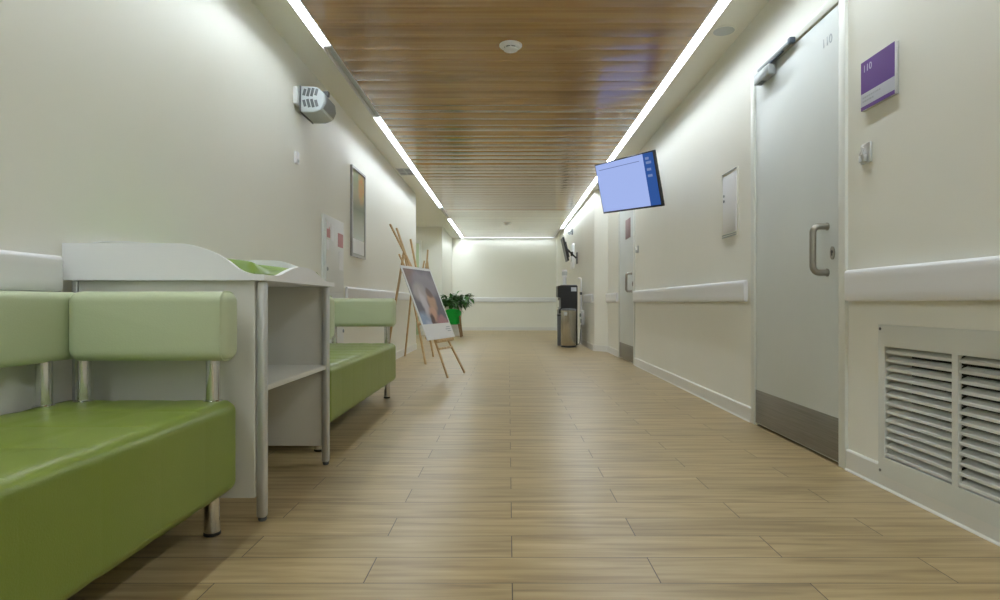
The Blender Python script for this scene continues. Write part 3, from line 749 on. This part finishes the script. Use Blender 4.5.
# ------------------------------------------------------------------ televisions
def tv(center, R, W, Hh, label, anchor, lit=True):
    t = thing('television', center, label, 'television')
    MX = Matrix.Translation(center) @ R.to_4x4()
    def put(b, name, m, parent=t, smooth=True):
        b.bm.transform(MX); return b.build(name, m, parent, smooth)
    put(MB().box(-W/2, W/2, -.012, .022, -Hh/2, Hh/2, .004), 'housing', 'black')
    put(MB().box(-W*.34, W*.34, .0225, .05, -Hh*.36, Hh*.30, .008), 'back_cover', 'black')
    bz = .012; sw = W*.155
    if lit:
        a, b_ = -W/2+bz, W/2-bz; zt, zb = Hh/2-bz, -Hh/2+bz+.006
        sc_ = put(MB().box(a, b_-sw, -.0135, -.0122, zb, zt), 'screen', 'tv_main', smooth=False)
        sb = put(MB().box(b_-sw+.0005, b_, -.0135, -.0122, zb, zt), 'screen_sidebar', 'tv_side', smooth=False)
        put(MB().box(a+.05, b_-sw-.06, -.0142, -.0136, zt-.062, zt-.056), 'header_line', 'tv_line', sc_, False)
        for i, (w, z) in enumerate(((.05, zt-.05), (.075, zt-.09), (.06, zt-.155), (.065, zt-.215))):
            put(MB().box(b_-sw+.03, b_-sw+.03+w, -.0142, -.0136, z-.012, z+.012), 'menu_text', 'tv_icon', sb, False)
    else:
        put(MB().box(-W/2+bz, W/2-bz, -.0135, -.0122, -Hh/2+bz, Hh/2-bz), 'screen', 'black', smooth=False)
    c = Vector(center) + R @ Vector((0, .05, 0)); a = Vector(anchor)
    mid = (c + a)/2 + Vector((0, .06, 0))
    b = MB().tube([c, mid], .018, 12).tube([mid, a-Vector((.012, 0, 0))], .016, 12).tube([mid-Vector((0, 0, .04)), mid+Vector((0, 0, .04))], .024, 14)
    b.box(a.x-.014, a.x-.0005, a.y-.08, a.y+.08, a.z-.11, a.z+.11, .003)
    b.build('wall_arm', 'black', t)
    return t
def RR(y, p, r):
    return Matrix.Rotation(y, 3, 'Z') @ Matrix.Rotation(p, 3, 'X') @ Matrix.Rotation(r, 3, 'Y')
tv((1.209, 6.106, 1.960), RR(-1.100, .264, .054), .931, .533, 'large lit blue-white television tilted out from the right wall', (RX, 6.50, 1.94))
tv((1.085, 11.6, 1.78), RR(-1.57, .22, 0), .42, .46, 'thin dark television seen edge-on above the water dispenser', (1.332, 11.65, 1.62), False)
t = thing('security_camera', (1.31, 12.4, 2.1), 'small dark camera on the far right wall above the thin television', 'camera')
MB().box(1.305, 1.3295, 12.35, 12.45, 2.16, 2.28, .004).build('mount', 'dgrey', t)
MB().tube([(1.31, 12.4, 2.24), (1.24, 12.38, 2.22)], .016, 10).build('arm', 'dgrey', t)
MB().tube([(1.26, 12.45, 2.22), (1.24, 12.2, 2.17)], .034, 16).build('camera_body', 'midgrey', t)

# ------------------------------------------------------------------ water dispenser and bin
dx0, dx1, dy0, dy1 = .865, 1.215, 10.55, 10.90
t = thing('water_dispenser', (1.04, 10.72, 0), 'tall black floor-standing water dispenser behind the steel bin', 'water dispenser')
prof = [(dx0+.02, 0.005), (dx1, 0.005), (dx1, 1.055), (dx0+.01, 1.055), (dx0, 1.045), (dx0, .86), (dx0+.055, .84), (dx0+.055, .66), (dx0+.02, .63)]
MB().prism(prof, 'Y', dy0, dy1, .006).build('cabinet', 'black', t)
MB().box(dx0+.06, dx1-.01, dy0+.02, dy1-.02, 1.0555, 1.068, .004).build('top_lid', 'dgrey', t)
MB().box(dx0+.02, dx0+.0545, dy0+.05, dy1-.05, .655, .672, .003).build('drip_tray', 'midgrey', t)
for y in (10.65, 10.73, 10.81): MB().tube([(dx0+.035, y, .842), (dx0+.035, y, .80)], .011, 10).build('tap', 'satin', t)
MB().box(dx1-.115, dx1-.02, dy0-.003, dy0-.0002, .955, 1.025, .001).build('label_plate', 'sign_grey', t)
# cup dispenser above
t = thing('cup_dispenser', (1.0, 10.70, 1.07), 'pale cup holder standing on top of the black water dispenser', 'cup dispenser')
MB().lathe([(.045, 1.069), (.045, 1.08), (.030, 1.09), (.030, 1.20), (.046, 1.22), (.046, 1.33), (.040, 1.345)], 20, (1.0, 10.70, 0)).build('holder', 'white', t)
MB().lathe([(.0465, 1.24), (.0475, 1.25), (.0475, 1.30), (.0465, 1.31)], 20, (1.0, 10.70, 0)).build('band', 'grey', t)
t = thing('litter_bin', (1.02, 10.2, 0), 'cylindrical brushed steel litter bin in front of the water dispenser', 'bin')
MB().lathe([(.128, .03), (.130, .034), (.130, .625)], 40, (1.02, 10.2, 0)).build('shell', 'bin_steel', t)
MB().lathe([(.126, 0), (.134, .004), (.134, .03), (.129, .034)], 40, (1.02, 10.2, 0)).build('base_ring', 'black', t)
MB().lathe([(.130, .6255), (.134, .628), (.134, .642), (.110, .652), (.04, .656)], 40, (1.02, 10.2, 0)).build('lid', 'dgrey', t)
MB().box(.93, .99, 10.075, 10.10, .54, .60, .002).build('tag', 'grey', t)
t = thing('pedal_bin', (.93, 10.60, 0), None, 'bin')
bpy.data.objects.remove(t)
t = thing('waste_bin', (.90, 10.42, 0), 'slim dark waste bin half hidden behind the steel litter bin', 'bin')
MB().lathe([(.060, .01), (.066, .02), (.070, .52), (.068, .525)], 28, (.915, 10.42, 0)).build('shell', 'dgrey', t)
MB().lathe([(.070, .5255), (.074, .53), (.074, .552), (.03, .565)], 28, (.915, 10.42, 0)).build('lid', 'black', t)
# pipes and sockets on the wall beside the dispenser
t = thing('socket_box', (1.34, 10.62, .3), 'white socket box with cable low on the wall beside the dispenser', 'socket')
MB().box(1.285, 1.3375, 10.55, 10.68, .36, .62, .004).build('box', 'white', t)
MB().box(1.278, 1.286, 10.58, 10.65, .40, .47, .003).build('socket', 'dgrey', t)
t = thing('water_pipe', (1.33, 10.85, 0), 'thin white water pipe running up the wall behind the dispenser', 'pipe')
b = MB().tube([(1.318, 10.9, .02), (1.318, 10.9, 1.18), (1.318, 10.93, 1.20), (1.27, 10.93, 1.20)], .012, 10)
b.build('pipe', 'white', t)
MB().box(1.295, 1.335, 10.875, 10.925, .50, .56, .004).box(1.295, 1.335, 10.875, 10.925, .90, .95, .004).build('pipe_clip', 'dgrey', t)
tag(MB().tube([(1.29, 10.63, .37), (1.27, 10.60, .20), (1.262, 10.62, .05), (1.25, 10.70, .008), (1.232, 10.80, .008), (1.226, 10.84, .03)], .006, 8).build('power_cable', 'dgrey', None, True, (1.25, 10.66, .2)), 'dark power cable from the low socket to the dispenser', 'cable')
t = thing('wall_box', (1.33, 12.0, 1.3), 'narrow white control box on the wall behind the thin television', 'control box')
MB().box(1.29, 1.331, 12.1, 12.5, 1.45, 1.95, .005).build('box', 'white', t)
MB().box(1.286, 1.2905, 12.2, 12.4, 1.6, 1.8, .002).build('cover', 'grey', t)

# ------------------------------------------------------------------ easels
def stick(name, p, q, w, dth, parent, mat='pine', side=None):
    p = Vector(p); q = Vector(q); d_ = (q-p); L_ = d_.length; d_.normalize()
    s_ = Vector(side) if side else Vector((0, 1, 0)); s_ = (s_ - d_*s_.dot(d_)).normalized(); f_ = d_.cross(s_)
    Mx = Matrix((( s_.x, f_.x, d_.x, p.x), (s_.y, f_.y, d_.y, p.y), (s_.z, f_.z, d_.z, p.z), (0, 0, 0, 1)))
    return MB().box(-w/2, w/2, -dth/2, dth/2, 0, L_, .003, 1, Mx).build(name, mat, parent)
U = Vector((.28, .96, 0)); 
def flo(px, py): z = H*600/(py-303); return Vector(((px-508.5)/600*z, z, 0))
def ray(px, py, y): return Vector(((px-508.5)/600*y, y, H-(py-303)/600*y))
# the plane in which the poster leans
BL = Vector((-.783, 5.81, .386)); ub = U.normalized(); mback = Vector((-.96, .28, 0))
vup = (mback*.294+Vector((0, 0, .737))); PL = vup.length; vup.normalize(); nrm = ub.cross(vup).normalized()
def plane_pt(px, py, off):
    """point of the leaning plane (moved back by off) on a sight line"""
    d_ = Vector(((px-508.5)/600, 1, -(py-303)/600)); o_ = Vector((0, 0, H)); p_ = BL - nrm*off
    return o_ + d_*((p_-o_).dot(nrm)/d_.dot(nrm))
e1 = thing('easel', (-.85, 6.2, 0), 'pale wooden easel holding the large poster', 'easel', 'wooden easels along the left wall')
OFF = .022
tC, tD = plane_pt(396.5, 228, OFF), plane_pt(390, 224, OFF)
def lift(v): return Vector((v.x, v.y, .004))
def foot_from(top, px, py):
    f = flo(px, py); f.z = .004; dd = (f-(BL-nrm*OFF)).dot(nrm); h_ = Vector((nrm.x, nrm.y, 0)); return f - h_*(dd/h_.dot(nrm))
fC, fD = foot_from(tC, 449.5, 378.5), foot_from(tD, 462.5, 373.0)
stick('leg', fC, tC, .026, .016, e1, side=ub); stick('leg', fD, tD, .026, .016, e1, side=ub)
apex = plane_pt(404, 252, OFF+.03)
stick('rear_leg', lift(flo(383.5, 375)), apex, .026, .018, e1, side=U)
def at(a, b, t): return a+(b-a)*t
def at_v(a, b, v):
    va, vb = (a-BL).dot(vup), (b-BL).dot(vup); return at(a, b, (v-va)/(vb-va))
sC, sD = at_v(fC, tC, -.022), at_v(fD, tD, -.022); v = (sD-sC).normalized()
stick('shelf_bar', sC-v*.06+nrm*.026, sD+v*.06+nrm*.026, .030, .034, e1, side=vup)
sC2, sD2 = at_v(fC, tC, -.10), at_v(fD, tD, -.10)
stick('cross_bar', sC2+nrm*.012, sD2+nrm*.012, .022, .008, e1, side=vup)
hC, hD = at_v(fC, tC, .92), at_v(fD, tD, .92)
stick('cross_bar', hC-v*.06-nrm*.014, hD+v*.06-nrm*.014, .03, .012, e1, side=vup)
PW = .724
offp = nrm*.004
Mp = Matrix(((ub.x, -nrm.x, vup.x, 0), (ub.y, -nrm.y, vup.y, 0), (ub.z, -nrm.z, vup.z, 0), (0, 0, 0, 1)))
poster = thing('poster_board', BL + nrm*.001, 'white-bordered poster of a soft portrait scene propped on the easel', 'poster')
poster.rotation_euler = Mp.to_euler()
def plocal(b, name, m, smooth=False):
    me = bpy.data.meshes.new(name); b.bm.to_mesh(me); b.bm.free(); me.materials.append(M[m]); o = bpy.data.objects.new(name, me); C.objects.link(o); o.parent = poster; return o
plocal(MB().box(0, PW, 0, .008, 0, PL, .001), 'board', 'card')
plocal(MB().box(.032, PW-.032, -.0012, -.0002, .165, PL-.03), 'print', 'poster')
b = MB()
for i, (w, z) in enumerate(((.10, .115), (.13, .092), (.09, .07))): b.box(PW-.05-w, PW-.05, -.0012, -.0002, z, z+.008)
plocal(b, 'caption_print', 'text_grey')
stick('mast', at(sC, sD, .5)-nrm*.03, plane_pt(399, 254, OFF+.03), .026, .012, e1, side=ub)
# easels behind
e2 = thing('easel', (-1.2, 7.8, 0), 'pale wooden easel standing behind the poster easel, without a board', 'easel', 'wooden easels along the left wall')
f1, f2 = flo(425.6, 364.5), flo(433.5, 357)
t1, t2 = ray(405, 256, 7.85), ray(410.5, 239, 7.98)
stick('leg', lift(f1), t1, .03, .02, e2, side=U); stick('leg', lift(f2), t2, .03, .02, e2, side=U)
stick('rear_leg', lift(flo(403.6, 356.5)+Vector((.02, 0, 0))), ray(413.5, 270, 7.95), .026, .018, e2, side=U)
a1, a2 = at(f1, t1, .36), at(f2, t2, .36)
vv = (a2-a1).normalized()
stick('shelf_bar', a1-vv*.08+Vector((.02, 0, 0)), a2+vv*.05+Vector((.02, 0, 0)), .035, .03, e2, side=(0, 0, 1))
MB().lathe([(.016, 0), (.020, .01), (.016, .02)], 12, tuple(a1+Vector((.035, -.03, .0))), 'X').build('knob', 'pine', e2)
a1, a2 = at(f1, t1, .8), at(f2, t2, .75)
stick('cross_bar', a1, a2, .025, .015, e2, side=(0, 0, 1))
e3 = thing('easel', (-1.75, 12.2, 0), 'farthest wooden easel, its mast showing above the poster top', 'easel', 'wooden easels along the left wall')
q1, q2, q3 = Vector((-1.95, 11.9, .004)), Vector((-1.45, 11.9, .004)), Vector((-1.72, 12.5, .004)); tp = Vector((-1.66, 12.05, 1.80))
stick('leg', q1, tp+Vector((-.03, 0, -.2)), .03, .02, e3, side=(1, 0, 0)); stick('leg', q2, tp+Vector((.03, 0, -.2)), .03, .02, e3, side=(1, 0, 0))
stick('rear_leg', q3, tp+Vector((0, .02, -.25)), .03, .02, e3, side=(1, 0, 0))
stick('mast', at(q1, q2, .5)+Vector((0, .02, .5)), tp+Vector((.04, 0, .02)), .035, .02, e3, side=(1, 0, 0))
stick('shelf_bar', (-1.87, 11.92, .62), (-1.53, 11.92, .62), .035, .03, e3, side=(0, 0, 1))

# ------------------------------------------------------------------ plant and green chair
pl = thing('potted_plant', (-1.25, 13.72, 0), 'bushy dark green houseplant in a tall white planter near the end wall', 'plant')
PX, PY = -1.25, 13.72
MB().lathe([(.15, .005), (.155, .01), (.20, .70), (.205, .72), (.185, .72), (.18, .66)], 28, (PX, PY, 0)).build('planter', 'pot', pl)
MB().lathe([(.178, .655), (.10, .672), (.02, .675)], 24, (PX, PY, 0)).build('soil', 'soil', pl)
r3 = random.Random(11); stems = MB(); lv = bmesh.new()
def leaf(p, d_, L_, w, droop):
    d_ = d_.normalized(); s_ = d_.cross(Vector((0, 0, 1)))
    if s_.length < .1: s_ = Vector((1, 0, 0))
    s_.normalize(); K = 6; rows = []
    for i in range(K+1):
        u = i/K; c = p + d_*L_*u + Vector((0, 0, -droop*L_*u*u)); ww = w*math.sin(PI*min(1, u*.93+.07))**.8*(1 if i < K else .05)
        up = s_.cross(d_).normalized()
        rows.append((lv.verts.new(c-s_*ww+up*ww*.35), lv.verts.new(c), lv.verts.new(c+s_*ww+up*ww*.35)))
    for i in range(K):
        a, b2 = rows[i], rows[i+1]; lv.faces.new((a[0], a[1], b2[1], b2[0])); lv.faces.new((a[1], a[2], b2[2], b2[1]))
for i in range(60):
    az = r3.uniform(0, 2*PI); el = r3.uniform(.25, 1.35); ln = r3.uniform(.16, .43)*(1 if el < 1 else .75)
    base = Vector((PX+.08*math.cos(az), PY+.08*math.sin(az), .66))
    d_ = Vector((math.cos(az)*math.cos(el), math.sin(az)*math.cos(el), math.sin(el)))
    tip = base + d_*ln
    if tip.y > 13.72 and (tip.x < -1.45 or tip.y > 14.35): continue
    stems.tube([base, base+d_*ln*.5+Vector((0, 0, .02)), tip], .006, 6, r_end=.003)
    for k in range(9):
        u = .3+.7*k/8; a2 = az + r3.uniform(-1.5, 1.5); e2_ = el*.5 + r3.uniform(-.5, .5)
        leaf(base+d_*ln*u, Vector((math.cos(a2)*math.cos(e2_), math.sin(a2)*math.cos(e2_), math.sin(e2_))), r3.uniform(.15, .25), r3.uniform(.028, .048), r3.uniform(.2, .7))
stems.build('stems', 'stem', pl)
o = MB(); o.bm.free(); o.bm = lv; o.build('foliage', 'leaf', pl)
# chair
ch = thing('green_chair', (-1.17, 13.3, 0), 'small bright green shell chair with wooden legs beside the plant', 'chair')
b = bmesh.new(); rows = []; nI, nJ = 16, 10; cx, cy = -1.22, 13.22
for j in range(nJ+1):
    v_ = j/nJ; r = []
    for i in range(nI+1):
        a = (i/nI-.5)*2*1.9; Rr = .175*(.80+.20*v_)
        z = .30 + .32*v_*(1-.35*(abs(i/nI-.5)*2)**2)
        r.append((cx + Rr*math.sin(a)*1.05, cy - Rr*math.cos(a), z))
    rows.append(r)
vo = [[b.verts.new(p) for p in r] for r in rows]
for j in range(nJ):
    for i in range(nI): b.faces.new((vo[j][i], vo[j][i+1], vo[j+1][i+1], vo[j+1][i]))
bmesh.ops.solidify(b, geom=b.faces[:], thickness=.014)
bmesh.ops.recalc_face_normals(b, faces=b.faces[:])
o = MB(); o.bm.free(); o.bm = b; o.build('backrest', 'gchair', ch)
MB().lathe([(.10, .272), (.145, .285), (.150, .30), (.145, .315), (.05, .31)], 28, (cx, cy, 0)).build('seat', 'gchair', ch)
for sx_, sy_ in ((-1, -1), (1, -1), (-1, 1), (1, 1)):
    MB().tube([(cx+sx_*.185, cy+sy_*.15, .004), (cx+sx_*.125, cy+sy_*.10, .29)], .016, 10, r_end=.018).build('leg', 'chairwood', ch)
MB().tube([(cx+.205, cy-.10, .02), (cx+.155, cy-.095, .47)], .020, 10).build('arm_post', 'chairwood', ch)
MB().tube([(cx-.205, cy-.10, .02), (cx-.155, cy-.095, .47)], .020, 10).build('arm_post', 'chairwood', ch)

# ------------------------------------------------------------------ camera and look
cam = bpy.data.cameras.new('camera'); co_ = bpy.data.objects.new('camera', cam); C.objects.link(co_)
co_.location = (0, 0, H); co_.rotation_euler = (PI/2, 0, 0)
cam.sensor_width = 36; cam.lens = 36*600/1000; cam.sensor_fit = 'HORIZONTAL'
cam.shift_x = -8.5/1000; cam.shift_y = 3/1000; cam.clip_start = .02
scene.camera = co_
w = bpy.data.worlds.new('world'); scene.world = w; w.use_nodes = True
w.node_tree.nodes['Background'].inputs['Color'].default_value = (.9, 1, .95, 1); w.node_tree.nodes['Background'].inputs['Strength'].default_value = .02
scene.view_settings.view_transform = 'Standard'; scene.view_settings.look = 'None'
scene.view_settings.exposure = .20; scene.view_settings.gamma = 1; scene.view_settings.use_curve_mapping = False
scene.cycles.max_bounces = 12; scene.cycles.diffuse_bounces = 8
